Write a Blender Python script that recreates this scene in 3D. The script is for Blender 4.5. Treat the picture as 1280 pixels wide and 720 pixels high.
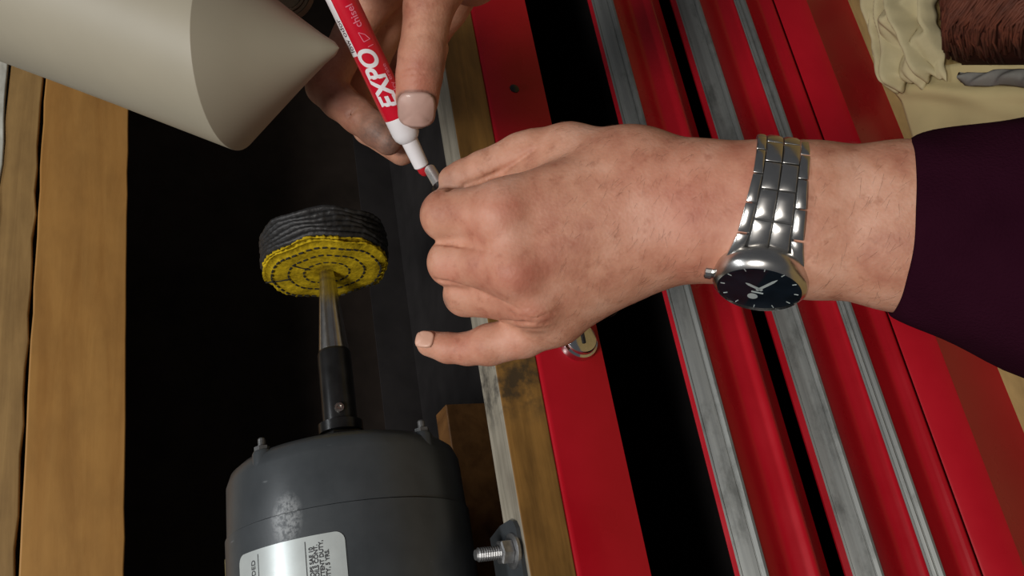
import bpy, bmesh, math, random
import numpy as np
from mathutils import Vector, Matrix

# ------------------------------------------------------------------ camera, world, lights
for o in list(bpy.data.objects): bpy.data.objects.remove(o)
SC = bpy.context.scene
COL = SC.collection
F = 1150.0                    # focal length in pixels of a 1280x720 frame
H = 0.703                     # camera height over the floor
def axes(p, vp):
    D = np.array([vp[0]-640, -(vp[1]-360), -F]); D /= np.linalg.norm(D)
    s = math.sin(math.radians(p)); k1 = -D[0]/D[1]; k0 = -D[2]*s/D[1]
    A = 1+k1*k1; B = 2*k1*k0; C = k0*k0+s*s-1
    a = (-B-math.sqrt(B*B-4*A*C))/(2*A)
    U = np.array([a, k1*a+k0, s])
    return np.array([D, np.cross(U, D), U])
M = axes(24.0, (180, -2160))  # rows: world X (along the shaft), Y (away), Z (up) in camera axes
CAMLOC = np.array([0, 0, H])
cam_d = bpy.data.cameras.new('camera'); cam = bpy.data.objects.new('camera', cam_d)
COL.objects.link(cam)
mw = Matrix.Identity(4)
for i in range(3):
    for j in range(3): mw[i][j] = M[i][j]
    mw[i][3] = CAMLOC[i]
cam.matrix_world = mw
cam_d.sensor_width = 36; cam_d.lens = 36*F/1280; cam_d.clip_start = .01
cam_d.dof.use_dof = False
SC.camera = cam

w = bpy.data.worlds.new('world'); SC.world = w; w.use_nodes = True
w.node_tree.nodes['Background'].inputs[0].default_value = (0.75, 0.78, 0.85, 1)
w.node_tree.nodes['Background'].inputs[1].default_value = 0.10
def area(name, loc, target, size, power, col, sizey=None):
    l = bpy.data.lights.new(name, 'AREA'); l.energy = power; l.color = col
    l.size = size
    if sizey: l.shape = 'RECTANGLE'; l.size_y = sizey
    o = bpy.data.objects.new(name, l); COL.objects.link(o)
    o.location = loc
    o.rotation_euler = (Vector(target)-Vector(loc)).to_track_quat('-Z', 'Y').to_euler()
    return o
area('ceiling_lamp_offscreen', (-0.76, -0.92, 2.38), (0.2, 0.55, 0.42), 0.45, 45, (1.0, 0.96, 0.91), 0.65)
area('ceiling_tube_offscreen', (0.25, 0.28, 2.38), (0.25, 0.55, 0.37), 1.2, 12, (0.93, 0.97, 1.0), 0.10)
SC.view_settings.view_transform = 'Standard'; SC.view_settings.look = 'None'
SC.view_settings.gamma = 1; SC.view_settings.use_curve_mapping = False
SC.view_settings.exposure = -0.08

# ------------------------------------------------------------------ pixel helpers
def ray(px, py): return M @ (np.array([px-640, -(py-360), -F])/F)
def wp(px, py, d): return CAMLOC + ray(px, py)*d                       # camera depth d (m)
def wpY(px, py, Y): r = ray(px, py); return CAMLOC + r*(Y/r[1])       # on the plane y = Y
def wpZ(px, py, Z): r = ray(px, py); return CAMLOC + r*((Z-H)/r[2])   # on the plane z = Z
def hm(px, py, dmm): return np.array([(px-640)*dmm/F, (py-360)*dmm/F, dmm])   # mm, right / down / away
def hand2world(P): P = np.asarray(P, float)/1000.; return CAMLOC + (P*np.array([1, -1, -1])) @ M.T

# ------------------------------------------------------------------ object helpers
def link(o, parent=None):
    COL.objects.link(o)
    if parent is not None: o.parent = parent
    return o
def base_of(o):
    while o.parent is not None: o = o.parent
    return np.array(o.location)
def tag(o, label=None, cat=None, group=None, kind=None):
    if label: o['label'] = label
    if cat: o['category'] = cat
    if group: o['group'] = group
    if kind: o['kind'] = kind
    return o
def thing(name, loc, label, cat, group=None):
    o = bpy.data.objects.new(name, None); o.location = loc; o.empty_display_size = .02
    return tag(link(o), label, cat, group)
def mesh_obj(name, V, Fc, mat, parent=None, smooth=False, org=None, autosm=None):
    V = np.asarray(V, float)
    if parent is not None: org = base_of(parent)
    elif org is None: org = np.array([V[:, 0].mean(), V[:, 1].mean(), V[:, 2].min()])
    m = bpy.data.meshes.new(name); m.from_pydata((V-org).tolist(), [], [list(map(int, f)) for f in Fc])
    bm = bmesh.new(); bm.from_mesh(m); bmesh.ops.recalc_face_normals(bm, faces=bm.faces); bm.to_mesh(m); bm.free()
    if smooth: m.polygons.foreach_set('use_smooth', [True]*len(m.polygons))
    if isinstance(mat, (list, tuple)):
        for q in mat: m.materials.append(q)
    else: m.materials.append(mat)
    o = bpy.data.objects.new(name, m); link(o, parent)
    if parent is None: o.location = org
    if autosm is not None: sharp(m, autosm)
    return o
def sharp(m, deg):
    m.polygons.foreach_set('use_smooth', [True]*len(m.polygons))
    bm = bmesh.new(); bm.from_mesh(m)
    for e in bm.edges:
        if len(e.link_faces) == 2 and e.calc_face_angle(0) > math.radians(deg): e.smooth = False
    bm.to_mesh(m); bm.free()
def bevel(o, w, seg=2, ang=40):
    b = o.modifiers.new('bevel', 'BEVEL'); b.width = w; b.segments = seg; b.limit_method = 'ANGLE'; b.angle_limit = math.radians(ang)
    for p in o.data.polygons: p.use_smooth = True
    wn = o.modifiers.new('wn', 'WEIGHTED_NORMAL'); wn.keep_sharp = True
    return o
BOXF = [(0,3,2,1),(4,5,6,7),(0,1,5,4),(1,2,6,5),(2,3,7,6),(3,0,4,7)]
def box(x0, x1, y0, y1, z0, z1):
    return np.array([(x0,y0,z0),(x1,y0,z0),(x1,y1,z0),(x0,y1,z0),(x0,y0,z1),(x1,y0,z1),(x1,y1,z1),(x0,y1,z1)], float), list(BOXF)
def join(parts):
    V = []; Fc = []; n = 0
    for v, f in parts:
        V.append(np.asarray(v, float)); Fc += [tuple(i+n for i in q) for q in f]; n += len(v)
    return np.vstack(V), Fc
def frame_of(d, hint=(0, 0, 1)):
    d = np.asarray(d, float); d = d/np.linalg.norm(d)
    h = np.asarray(hint, float)
    if abs(d@h) > .95*np.linalg.norm(h): h = np.array([1., 0, 0])
    a = h-d*(h@d); a /= np.linalg.norm(a); b = np.cross(d, a)
    return a, b, d
def lathe(prof, org, ax, n=48, hint=(0, 0, 1), cap=(True, True)):
    """prof: list of (distance along axis, radius)"""
    a, b, d = frame_of(ax, hint); org = np.asarray(org, float)
    V = []; Fc = []
    for s, r in prof:
        for k in range(n):
            t = 2*math.pi*k/n; V.append(org+d*s+(a*math.cos(t)+b*math.sin(t))*r)
    for i in range(len(prof)-1):
        for k in range(n):
            k2 = (k+1) % n; Fc.append((i*n+k, i*n+k2, (i+1)*n+k2, (i+1)*n+k))
    if cap[0]: Fc.append(tuple(range(n))[::-1])
    if cap[1]: Fc.append(tuple((len(prof)-1)*n+k for k in range(n)))
    return np.array(V), Fc
def tube(pts, rad, n=10, cap=True):
    pts = [np.asarray(p, float) for p in pts]; V = []; Fc = []
    if not hasattr(rad, '__len__'): rad = [rad]*len(pts)
    a = None
    for i, p in enumerate(pts):
        d = pts[min(i+1, len(pts)-1)]-pts[max(i-1, 0)]; d /= np.linalg.norm(d)
        if a is None: a = frame_of(d, (.3, .2, 1))[0]
        a = a-d*(a@d); a /= np.linalg.norm(a); b = np.cross(d, a)
        for k in range(n):
            t = 2*math.pi*k/n; V.append(p+(a*math.cos(t)+b*math.sin(t))*rad[i])
    for i in range(len(pts)-1):
        for k in range(n):
            k2 = (k+1) % n; Fc.append((i*n+k, i*n+k2, (i+1)*n+k2, (i+1)*n+k))
    if cap: Fc.append(tuple(range(n))[::-1]); Fc.append(tuple((len(pts)-1)*n+k for k in range(n)))
    return np.array(V), Fc
def extrude_x(prof, x0, x1, nx=1):
    """prof: closed list of (y, z); extruded along x"""
    n = len(prof); V = []; Fc = []
    for i in range(nx+1):
        x = x0+(x1-x0)*i/nx
        V += [(x, y, z) for y, z in prof]
    for i in range(nx):
        for k in range(n): Fc.append((i*n+k, i*n+(k+1) % n, (i+1)*n+(k+1) % n, (i+1)*n+k))
    Fc.append(tuple(range(n))); Fc.append(tuple(nx*n+k for k in range(n))[::-1])
    return np.array(V, float), Fc

# ------------------------------------------------------------------ materials
def new_mat(name):
    m = bpy.data.materials.new(name); m.use_nodes = True
    nt = m.node_tree; return m, nt, nt.nodes, nt.links, nt.nodes['Principled BSDF']
def srgb(r, g, b):
    f = lambda c: (c/255/12.92) if c/255 <= .04045 else ((c/255+.055)/1.055)**2.4
    return (f(r), f(g), f(b), 1)
def noise(nt, vec, scale, detail=4, rough=.55, dim='3D'):
    n = nt.nodes.new('ShaderNodeTexNoise'); n.inputs['Scale'].default_value = scale
    n.inputs['Detail'].default_value = detail; n.inputs['Roughness'].default_value = rough
    if vec is not None: nt.links.new(vec, n.inputs['Vector'])
    return n
def coords(nt, scale=(1, 1, 1), rot=(0, 0, 0)):
    t = nt.nodes.new('ShaderNodeTexCoord'); mp = nt.nodes.new('ShaderNodeMapping')
    mp.inputs['Scale'].default_value = scale; mp.inputs['Rotation'].default_value = rot
    nt.links.new(t.outputs['Object'], mp.inputs['Vector']); return mp.outputs['Vector']
def ramp(nt, fac, stops):
    r = nt.nodes.new('ShaderNodeValToRGB'); cr = r.color_ramp
    cr.elements[0].position, cr.elements[0].color = stops[0][0], stops[0][1]
    cr.elements[1].position, cr.elements[1].color = stops[-1][0], stops[-1][1]
    for p, c in stops[1:-1]: e = cr.elements.new(p); e.color = c
    nt.links.new(fac, r.inputs[0]); return r.outputs[0]
def mixc(nt, fac, a, b, mode='MIX'):
    m = nt.nodes.new('ShaderNodeMix'); m.data_type = 'RGBA'; m.blend_type = mode
    for s, v in ((0, fac), (6, a), (7, b)):
        if hasattr(v, 'is_linked'): nt.links.new(v, m.inputs[s])
        else: m.inputs[s].default_value = v
    return m.outputs[2]
def bump(nt, bs, h, strength, dist=.001):
    b = nt.nodes.new('ShaderNodeBump'); b.inputs['Strength'].default_value = strength; b.inputs['Distance'].default_value = dist
    nt.links.new(h, b.inputs['Height']); nt.links.new(b.outputs[0], bs.inputs['Normal']); return b
def simple(name, col, rough=.5, metal=0, var=.15, scale=60, bmp=0, coat=0, spec=.5, stretch=(1, 1, 1), detail=5):
    m, nt, N, L, bs = new_mat(name)
    v = coords(nt, stretch); n = noise(nt, v, scale, detail)
    c2 = tuple(c*(1-var) for c in col[:3])+(1,); c1 = tuple(min(1, c*(1+var)) for c in col[:3])+(1,)
    L.new(ramp(nt, n.outputs['Fac'], [(.3, c2), (.7, c1)]), bs.inputs['Base Color'])
    bs.inputs['Roughness'].default_value = rough; bs.inputs['Metallic'].default_value = metal
    bs.inputs['Coat Weight'].default_value = coat; bs.inputs['Specular IOR Level'].default_value = spec
    if bmp: bump(nt, bs, n.outputs['Fac'], bmp)
    return m
def wood(name, dark, light, rough=.55, seed=0, along=(2.2, 34, 34), stain=.5):
    m, nt, N, L, bs = new_mat(name)
    v = coords(nt, along); n = noise(nt, v, 3.0, 6, .6); n.inputs['Distortion'].default_value = .6
    v2 = coords(nt, (6, 14, 14)); n2 = noise(nt, v2, 2.0+seed*.13, 4, .6)
    c = ramp(nt, n.outputs['Fac'], [(.25, dark), (.5, tuple((a+b)/2 for a, b in zip(dark, light))), (.78, light)])
    c2 = ramp(nt, n2.outputs['Fac'], [(.3, (1-stain, 1-stain*1.05, 1-stain*1.1, 1)), (.6, (1, 1, 1, 1))])
    L.new(mixc(nt, 1.0, c, c2, 'MULTIPLY'), bs.inputs['Base Color'])
    bs.inputs['Roughness'].default_value = rough
    bump(nt, bs, n.outputs['Fac'], .25, .001)
    return m
MAT = {}
MAT['plank'] = wood('plank_wood', srgb(158, 110, 52), srgb(186, 138, 74), .5, 1, (1.6, 16, 16), .2)
MAT['plank2'] = wood('plank_wood_greyed', srgb(136, 104, 60), srgb(178, 142, 88), .6, 3, (1.4, 30, 30), .25)
MAT['white_board'] = wood('flaking_white_paint', srgb(190, 188, 176), srgb(232, 232, 222), .6, 5, (8, 18, 18), .45)
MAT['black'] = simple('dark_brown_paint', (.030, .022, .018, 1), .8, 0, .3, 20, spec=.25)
MAT['black_steel'] = simple('black_drawer_steel', (.018, .016, .016, 1), .8, 0, .3, 20, spec=.15)
def grimy(m, xc, wd, col):
    nt = m.node_tree; L = nt.links; bs = nt.nodes['Principled BSDF']; src = bs.inputs['Base Color'].links[0].from_socket
    g = nt.nodes.new('ShaderNodeNewGeometry'); sp = nt.nodes.new('ShaderNodeSeparateXYZ'); L.new(g.outputs['Position'], sp.inputs[0])
    n = noise(nt, g.outputs['Position'], 60, 5, .65)
    d = nt.nodes.new('ShaderNodeMath'); d.operation = 'SUBTRACT'; d.inputs[1].default_value = xc; L.new(sp.outputs[0], d.inputs[0])
    a = nt.nodes.new('ShaderNodeMath'); a.operation = 'ABSOLUTE'; L.new(d.outputs[0], a.inputs[0])
    f = nt.nodes.new('ShaderNodeMapRange'); f.inputs[1].default_value = wd*.3; f.inputs[2].default_value = wd; f.inputs[3].default_value = 1; f.inputs[4].default_value = 0; L.new(a.outputs[0], f.inputs[0])
    mu = nt.nodes.new('ShaderNodeMath'); mu.operation = 'MULTIPLY'; L.new(f.outputs[0], mu.inputs[0]); L.new(ramp(nt, n.outputs['Fac'], [(.42, (0, 0, 0, 1)), (.6, (.85, .85, .85, 1))]), mu.inputs[1])
    L.new(mixc(nt, mu.outputs[0], src, col), bs.inputs['Base Color'])
def paint_red():
    m, nt, N, L, bs = new_mat('red_enamel')
    v = coords(nt); n = noise(nt, v, 14, 5); n2 = noise(nt, v, 260, 3)
    c = ramp(nt, n.outputs['Fac'], [(.3, (.36, .004, .011, 1)), (.7, (.44, .006, .016, 1))])
    L.new(c, bs.inputs['Base Color'])
    L.new(ramp(nt, n.outputs['Fac'], [(.3, (.22,)*3+(1,)), (.7, (.36,)*3+(1,))]), bs.inputs['Roughness'])
    bs.inputs['Coat Weight'].default_value = .12; bs.inputs['Coat Roughness'].default_value = .15; bs.inputs['Specular IOR Level'].default_value = .25
    bump(nt, bs, n2.outputs['Fac'], .03, .0006)
    return m
MAT['red'] = paint_red()
def trim_mat():
    m, nt, N, L, bs = new_mat('scuffed_aluminium_trim')
    v = coords(nt, (1.2, 40, 40)); n = noise(nt, v, 5, 5, .6)
    v2 = coords(nt, (14, 30, 30)); n2 = noise(nt, v2, 2, 6, .7)
    c = ramp(nt, n.outputs['Fac'], [(.3, srgb(116, 118, 116)), (.7, srgb(144, 146, 142))])
    d = ramp(nt, n2.outputs['Fac'], [(.30, (.58, .58, .57, 1)), (.50, (1, 1, 1, 1))])
    L.new(mixc(nt, 1, c, d, 'MULTIPLY'), bs.inputs['Base Color'])
    bs.inputs['Metallic'].default_value = .65; bs.inputs['Roughness'].default_value = .48
    bump(nt, bs, n.outputs['Fac'], .1, .0005)
    return m
MAT['trim'] = trim_mat()
MAT['beam'] = wood('varnished_beam', srgb(104, 74, 34), srgb(160, 118, 60), .45, 2, (3, 40, 40), .5)
MAT['beam_top'] = wood('weathered_beam', srgb(120, 114, 100), srgb(168, 160, 144), .7, 4, (3, 50, 50), .35)
grimy(MAT['beam'], .205, .035, (.03, .025, .018, 1)); grimy(MAT['beam_top'], .205, .035, (.04, .036, .03, 1))
MAT['block'] = wood('block_wood', srgb(120, 78, 38), srgb(176, 122, 66), .6, 6, (20, 6, 20), .4)
MAT['steel'] = simple('machined_steel', (.58, .55, .51, 1), .24, 1, .12, 200, stretch=(1, 1, 1))
MAT['zinc'] = simple('zinc_plated_steel', (.42, .42, .42, 1), .38, .9, .25, 260, .1)
MAT['dull_zinc'] = simple('dull_grey_steel', (.13, .13, .13, 1), .5, .6, .3, 260, .1)
MAT['chrome'] = simple('chrome', (.72, .72, .72, 1), .1, 1, .05, 40)
MAT['dark_iron'] = simple('dark_iron', (.012, .0115, .0115, 1), .3, .2, .4, 80, .1)
def motor_mat():
    m, nt, N, L, bs = new_mat('grey_motor_enamel')
    v = coords(nt); n = noise(nt, v, 30, 6, .6); n2 = noise(nt, v, 500, 2)
    v3 = coords(nt, (60, 8, 8)); n3 = noise(nt, v3, 4, 3, .5)
    c = ramp(nt, n.outputs['Fac'], [(.3, (.036, .041, .045, 1)), (.7, (.054, .060, .065, 1))])
    s = ramp(nt, n3.outputs['Fac'], [(.73, (0, 0, 0, 1)), (.76, (.5, .5, .5, 1))])
    L.new(mixc(nt, s, c, (.2, .21, .22, 1)), bs.inputs['Base Color'])
    bs.inputs['Roughness'].default_value = .36
    bump(nt, bs, n2.outputs['Fac'], .08, .0004)
    return m
MAT['motor'] = motor_mat()
MAT['label'] = simple('foil_label', srgb(196, 202, 200), .32, .35, .12, 40)
MAT['residue'] = simple('pale_scuff', srgb(84, 88, 90), .6, .1, .4, 500, .2)
MAT['ink'] = simple('label_ink', (.02, .02, .025, 1), .6)
MAT['yellow_cloth'] = simple('yellow_buff_cloth', (.50, .345, .012, 1), .95, 0, .35, 260, .6, spec=.1)
MAT['rim_cloth'] = simple('compound_blackened_rim', (.018, .017, .017, 1), .5, 0, .5, 200, .8, stretch=(1, 1, 1))
MAT['stitch'] = simple('dark_thread', (.02, .018, .012, 1), .9)
MAT['marker_red'] = simple('red_plastic_print', srgb(206, 14, 42), .3, 0, .05, 40, coat=.3)
MAT['marker_white'] = simple('white_plastic', srgb(232, 228, 230), .35, 0, .03, 40)
MAT['marker_pink'] = simple('pale_pink_print', srgb(236, 130, 150), .4, 0, .03, 40)
MAT['nib'] = simple('red_felt', srgb(190, 6, 26), .8, 0, .2, 300)
MAT['print_black'] = simple('grey_print', srgb(60, 40, 46), .5)
MAT['watch_steel'] = simple('polished_watch_steel', (.62, .60, .57, 1), .24, 1, .06, 300)
MAT['watch_dark'] = simple('link_gap', (.01, .01, .01, 1), .5)
MAT['dial'] = simple('blue_black_dial', (.008, .014, .022, 1), .7, 0, .4, 120, spec=.1)
MAT['lume'] = simple('pale_lume', srgb(206, 216, 214), .4)
MAT['beige'] = simple('beige_plastic', srgb(152, 144, 126), .5, 0, .06, 12, .02)
MAT['brass'] = simple('dull_brass', (.20, .15, .09, 1), .4, .7, .2, 60)
MAT['floor'] = wood('tan_plywood_floor', srgb(140, 116, 68), srgb(172, 146, 92), .7, 7, (3, 20, 20), .3)
MAT['rag'] = simple('cream_cotton', srgb(190, 178, 140), .95, 0, .12, 30, .2, spec=.1)
MAT['sheet'] = simple('cream_canvas', srgb(190, 174, 128), .95, 0, .08, 14, .1, spec=.1)
MAT['greycloth'] = simple('grey_cloth', srgb(120, 118, 112), .95, 0, .2, 40, .2, spec=.1)
MAT['fibre'] = simple('reddish_brown_fibre', srgb(98, 52, 35), .7, 0, .4, 90)
def knit():
    m, nt, N, L, bs = new_mat('maroon_knit')
    v = coords(nt); n = noise(nt, v, 900, 2); n2 = noise(nt, v, 14, 4)
    L.new(ramp(nt, n2.outputs['Fac'], [(.3, (.015, .0026, .007, 1)), (.7, (.024, .0042, .011, 1))]), bs.inputs['Base Color'])
    bs.inputs['Roughness'].default_value = 1; bs.inputs['Specular IOR Level'].default_value = .02
    bs.inputs['Sheen Weight'].default_value = .0
    bump(nt, bs, n.outputs['Fac'], .5, .001)
    return m
MAT['knit'] = knit()
def skin():
    m, nt, N, L, bs = new_mat('skin')
    v = coords(nt)
    n1 = noise(nt, v, 38, 5, .6); n2 = noise(nt, v, 160, 4, .6)
    base = ramp(nt, n1.outputs['Fac'], [(.32, srgb(168, 108, 86)), (.5, srgb(196, 142, 116)), (.68, srgb(214, 166, 142))])
    sp = ramp(nt, n2.outputs['Fac'], [(.28, (.72, .64, .60, 1)), (.42, (1, 1, 1, 1))])
    c = mixc(nt, .8, base, sp, 'MULTIPLY')
    at = N.new('ShaderNodeAttribute'); at.attribute_name = 'tint'
    se = N.new('ShaderNodeSeparateColor'); L.new(at.outputs['Color'], se.inputs[0])
    c = mixc(nt, se.outputs[0], c, srgb(196, 96, 84))
    c = mixc(nt, se.outputs[2], c, srgb(222, 184, 164))
    c = mixc(nt, at.outputs['Alpha'], c, srgb(152, 98, 76))
    nd = noise(nt, v, 120, 5, .7)
    mth = N.new('ShaderNodeMath'); mth.operation = 'MULTIPLY'
    L.new(se.outputs[1], mth.inputs[0])
    L.new(ramp(nt, nd.outputs['Fac'], [(.25, (.45,)*3+(1,)), (.65, (1, 1, 1, 1))]), mth.inputs[1])
    c = mixc(nt, mth.outputs[0], c, srgb(74, 66, 64))
    L.new(c, bs.inputs['Base Color'])
    bs.inputs['Roughness'].default_value = .54; bs.inputs['Specular IOR Level'].default_value = .35
    bs.inputs['Subsurface Weight'].default_value = .12; bs.inputs['Subsurface Radius'].default_value = (1, .35, .2); bs.inputs['Subsurface Scale'].default_value = .003
    vo = N.new('ShaderNodeTexVoronoi'); vo.inputs['Scale'].default_value = 620; L.new(v, vo.inputs['Vector'])
    v4 = coords(nt, (1, 1, 1)); n4 = noise(nt, v4, 240, 6, .65)
    ad = N.new('ShaderNodeMath'); ad.operation = 'ADD'; L.new(n4.outputs['Fac'], ad.inputs[0])
    mu = N.new('ShaderNodeMath'); mu.operation = 'MULTIPLY'; mu.inputs[1].default_value = .35
    L.new(vo.outputs['Distance'], mu.inputs[0]); L.new(mu.outputs[0], ad.inputs[1])
    bump(nt, bs, ad.outputs[0], .24, .0011)
    return m
MAT['skin'] = skin()
MAT['nail2'] = simple('fingernail_matte', srgb(204, 158, 136), .42, 0, .06, 120)
MAT['nail'] = simple('fingernail', srgb(190, 154, 142), .45, 0, .08, 120, coat=.2)

# ------------------------------------------------------------------ setting
floor = mesh_obj('floor', *box(-.9, 1.9, -.6, 1.32, -.03, 0), MAT['floor']); tag(floor, kind='structure')
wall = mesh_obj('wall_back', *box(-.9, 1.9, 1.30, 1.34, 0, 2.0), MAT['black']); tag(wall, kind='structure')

# shelf of stacked planks behind the motor
YS = .95
shelf = thing('wooden_shelf', (.5, YS, H-.03), 'yellow-brown shelf front of stacked planks above the dark recess', 'shelf')
zA0 = wpY(158, 450, YS)[2]; zA1 = wpY(38, 400, YS)[2]
zB1 = wpY(7, 150, YS)[2]
rnd = random.Random(3)
def plank(z0, z1, mat, dy, wob):
    n = 60; V = []; Fc = []
    for i in range(n+1):
        x = -.35+1.75*i/n
        a = wob*(rnd.random()-.5); b = wob*(rnd.random()-.5)
        V += [(x, YS+dy, z0+a), (x, YS+dy, z1+b), (x, YS+.035, z1+b), (x, YS+.035, z0+a)]
    for i in range(n):
        for k in range(4): Fc.append((4*i+k, 4*i+(k+1) % 4, 4*i+4+(k+1) % 4, 4*i+4+k))
    Fc += [(0, 1, 2, 3), (4*n+3, 4*n+2, 4*n+1, 4*n)]
    return bevel(mesh_obj('plank', V, Fc, mat, shelf), .0018)
plank(zA0, zA1-.0015, MAT['plank'], 0, .0012)
plank(zA1+.0015, zB1, MAT['plank2'], .003, .003)
pw = plank(zB1+.001, zB1+.09, MAT['white_board'], .001, .003); pw['label'] = 'plank with flaking white paint'
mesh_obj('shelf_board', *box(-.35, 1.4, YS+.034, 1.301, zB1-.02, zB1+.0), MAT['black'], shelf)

# ------------------------------------------------------------------ tool chest
YF = .55
CX0, CX1 = -.16, .86
chest = thing('tool_chest', (.35, YF+.2, 0), 'glossy red steel tool chest with drawers trimmed in grey aluminium', 'tool chest')
zt = wpY(695, 590, YF)[2]; zpb = wpY(752, 460, YF)[2]
zt = H-.283; zpb = H-.3375
# top rail with a folded upper edge
prof = [(YF+.0, zpb), (YF, zt-.004), (YF+.0004, zt-.0022), (YF+.0016, zt-.0006), (YF+.004, zt), (YF+.03, zt), (YF+.03, zt-.002), (YF+.004, zt-.003), (YF+.0025, zpb)]
tr = mesh_obj('top_rail', *extrude_x(prof, CX0, CX1), MAT['red'], chest, autosm=50); tr['label'] = 'red top rail with lock'
bx = [box(CX0, CX0+.002, YF+.002, .93, .0, zt), box(CX1-.002, CX1, YF+.002, .93, 0, zt)]
for v, f in bx: mesh_obj('side_panel', v, f, MAT['red'], chest)
mesh_obj('back_panel', *box(CX0, CX1, .93, .932, 0, zt), MAT['black_steel'], chest)
mesh_obj('bottom_panel', *box(CX0+.003, CX1-.003, YF+.013, .929, .001, .004), MAT['black_steel'], chest)
mesh_obj('tray', *box(CX0+.003, CX1-.003, YF+.004, .929, zpb+.008, zpb+.012), MAT['black_steel'], chest)
# lock cylinder
lk = wpY(721, 428, YF)
lock = mesh_obj('lock', *lathe([(0, .0150), (.004, .0150), (.0065, .0142), (.0075, .0125), (.009, .0122), (.0105, .0112), (.0112, .0085), (.0112, .0001)], (lk[0], YF+.001, lk[2]), (0, -1, 0), 40), MAT['chrome'], chest, autosm=40)
mesh_obj('keyhole', *box(lk[0]-.005, lk[0]+.005, YF-.0115, YF-.010, lk[2]-.0010, lk[2]+.0010), MAT['black_steel'], lock)
sc = wpY(643, 111, YF)
mesh_obj('screw', *lathe([(0, .0042), (.0012, .004), (.002, .0026), (.0022, .0001)], (sc[0], YF+.0005, sc[2]), (0, -1, 0), 20), MAT['dark_iron'], chest, autosm=40)
# drawers: boundaries read along the row y = 540 of the photograph
def zq(px, Y): return wpY(px, 540, Y)[2]
def slope_y(p0, p1, Y0, ang):
    """step towards the camera so that a strip seen between p0 and p1 slopes down by ang"""
    dz = zq(p0, Y0)-zq(p1, Y0); e = (H-zq(p1, Y0))/Y0
    return dz/(math.tan(math.radians(ang))+e)
def drawer(p_lip, p_tr0, p_tr1, p_b1, p_end, Y0, low):
    yl = Y0; y1 = Y0-slope_y(p_lip, p_tr0, Y0, 35); y2 = y1-slope_y(p_tr0, p_tr1, y1, 48)
    y3 = y2-slope_y(p_tr1, p_b1, y2, 110); pm = p_b1+(p_end-p_b1)*.55; y4 = y3-slope_y(p_b1, pm, y3, 62); y5 = y4-slope_y(pm, p_end, y4, 47)
    zl = zq(p_lip, yl); z1 = zq(p_tr0, y1); z2 = zq(p_tr1, y2); z3 = zq(p_b1, y3); z4 = zq(pm, y4); z5 = zq(p_end, y5)
    ctl = [(y2, z2), ((y2+y3)/2+.0006, (z2+z3)/2), (y3, z3), (y4, z4), (y5+.0006, z5+.0012), (y5+.0002, z5-.0025), (y5+.004, z5-.006), (y5+.012, z5-.0075), (Y0+.003, min(low, z5-.008))]
    C = []
    for i in range(len(ctl)-1):
        p0 = np.array(ctl[max(i-1, 0)]); p1 = np.array(ctl[i]); p2 = np.array(ctl[i+1]); p3 = np.array(ctl[min(i+2, len(ctl)-1)])
        for t in np.linspace(0, 1, 6, endpoint=False):
            C.append(tuple(.5*((2*p1)+(-p0+p2)*t+(2*p0-5*p1+4*p2-p3)*t*t+(-p0+3*p1-3*p2+p3)*t**3)))
    C.append(ctl[-1])
    outer = [(yl+.0015, zl-.003), (yl+.0006, zl), (yl, zl+.0002), (y1, z1)] + C
    inner = [(Y0+.006, min(low, z5-.008)), (Y0+.006, zl-.004)]
    d = mesh_obj('drawer', *extrude_x(outer+inner, CX0+.012, CX1-.012), MAT['red'], chest, autosm=35)
    zf = min(low, z5-.008)+.001; x0, x1 = CX0+.014, CX1-.014
    mesh_obj('drawer_box', *join([box(x0, x1, Y0+.005, .90, zf, zf+.0012), box(x0, x0+.0012, Y0+.005, .90, zf, zl-.012), box(x1-.0012, x1, Y0+.005, .90, zf, zl-.012), box(x0, x1, .899, .9, zf, zl-.012)]), MAT['black_steel'], d)
    a = np.array([y1, z1]); b = np.array([y2, z2]); t = (b-a)/np.linalg.norm(b-a); nrm = np.array([t[1], -t[0]])
    if nrm[0] > 0: nrm = -nrm
    Lw = np.linalg.norm(b-a)
    pr = [a-t*.0006-nrm*.002, a-t*.0006+nrm*.0016, a+t*.0010+nrm*.0016, a+t*.0013+nrm*.0008, a+t*Lw*.42+nrm*.0012, b-t*.0052+nrm*.0009, b-t*.0050+nrm*.0003, b-t*.0043+nrm*.0003, b-t*.0041+nrm*.0009, b-t*.0012+nrm*.0014, b+t*.0004+nrm*.0008, b+t*.0004-nrm*.002]
    mesh_obj('pull_trim', *extrude_x([tuple(q) for q in pr], CX0+.012, CX1-.012), MAT['trim'], d, autosm=25)
    return d
drawer(873, 880, 912, 938, 970, YF-.002, zq(985, YF))
drawer(1003, 1012, 1047, 1072, 1100, YF-.002, zq(1104, YF))
drawer(1099, 1102, 1119, 1138, 1159, YF-.016, zq(1172, YF))
# lower frame: bright panel, rounded crease, undercut skirt
yb0 = YF-.024; zl0 = zq(1166, yb0); yb1 = yb0-slope_y(1166, 1215, yb0, 66); zcr = zq(1215, yb1)
prof = [(YF+.012, zl0-.03), (yb0+.0025, zl0-.012), (yb0+.0015, zl0), (yb0, zl0-.0008), (yb1+.0004, zcr+.0015), (yb1, zcr), (yb1+.0006, zcr-.0012), (yb1+.006, .004), (yb1+.006, 0), (YF+.012, 0)]
mesh_obj('bottom_rail', *extrude_x(prof, CX0, CX1), MAT['red'], chest, autosm=40)
for xa in (CX0, CX1-.013):
    mesh_obj('corner_post', *box(xa, xa+.013, YF-.001, YF+.012, 0, zpb+.001), MAT['red'], chest)

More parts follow.
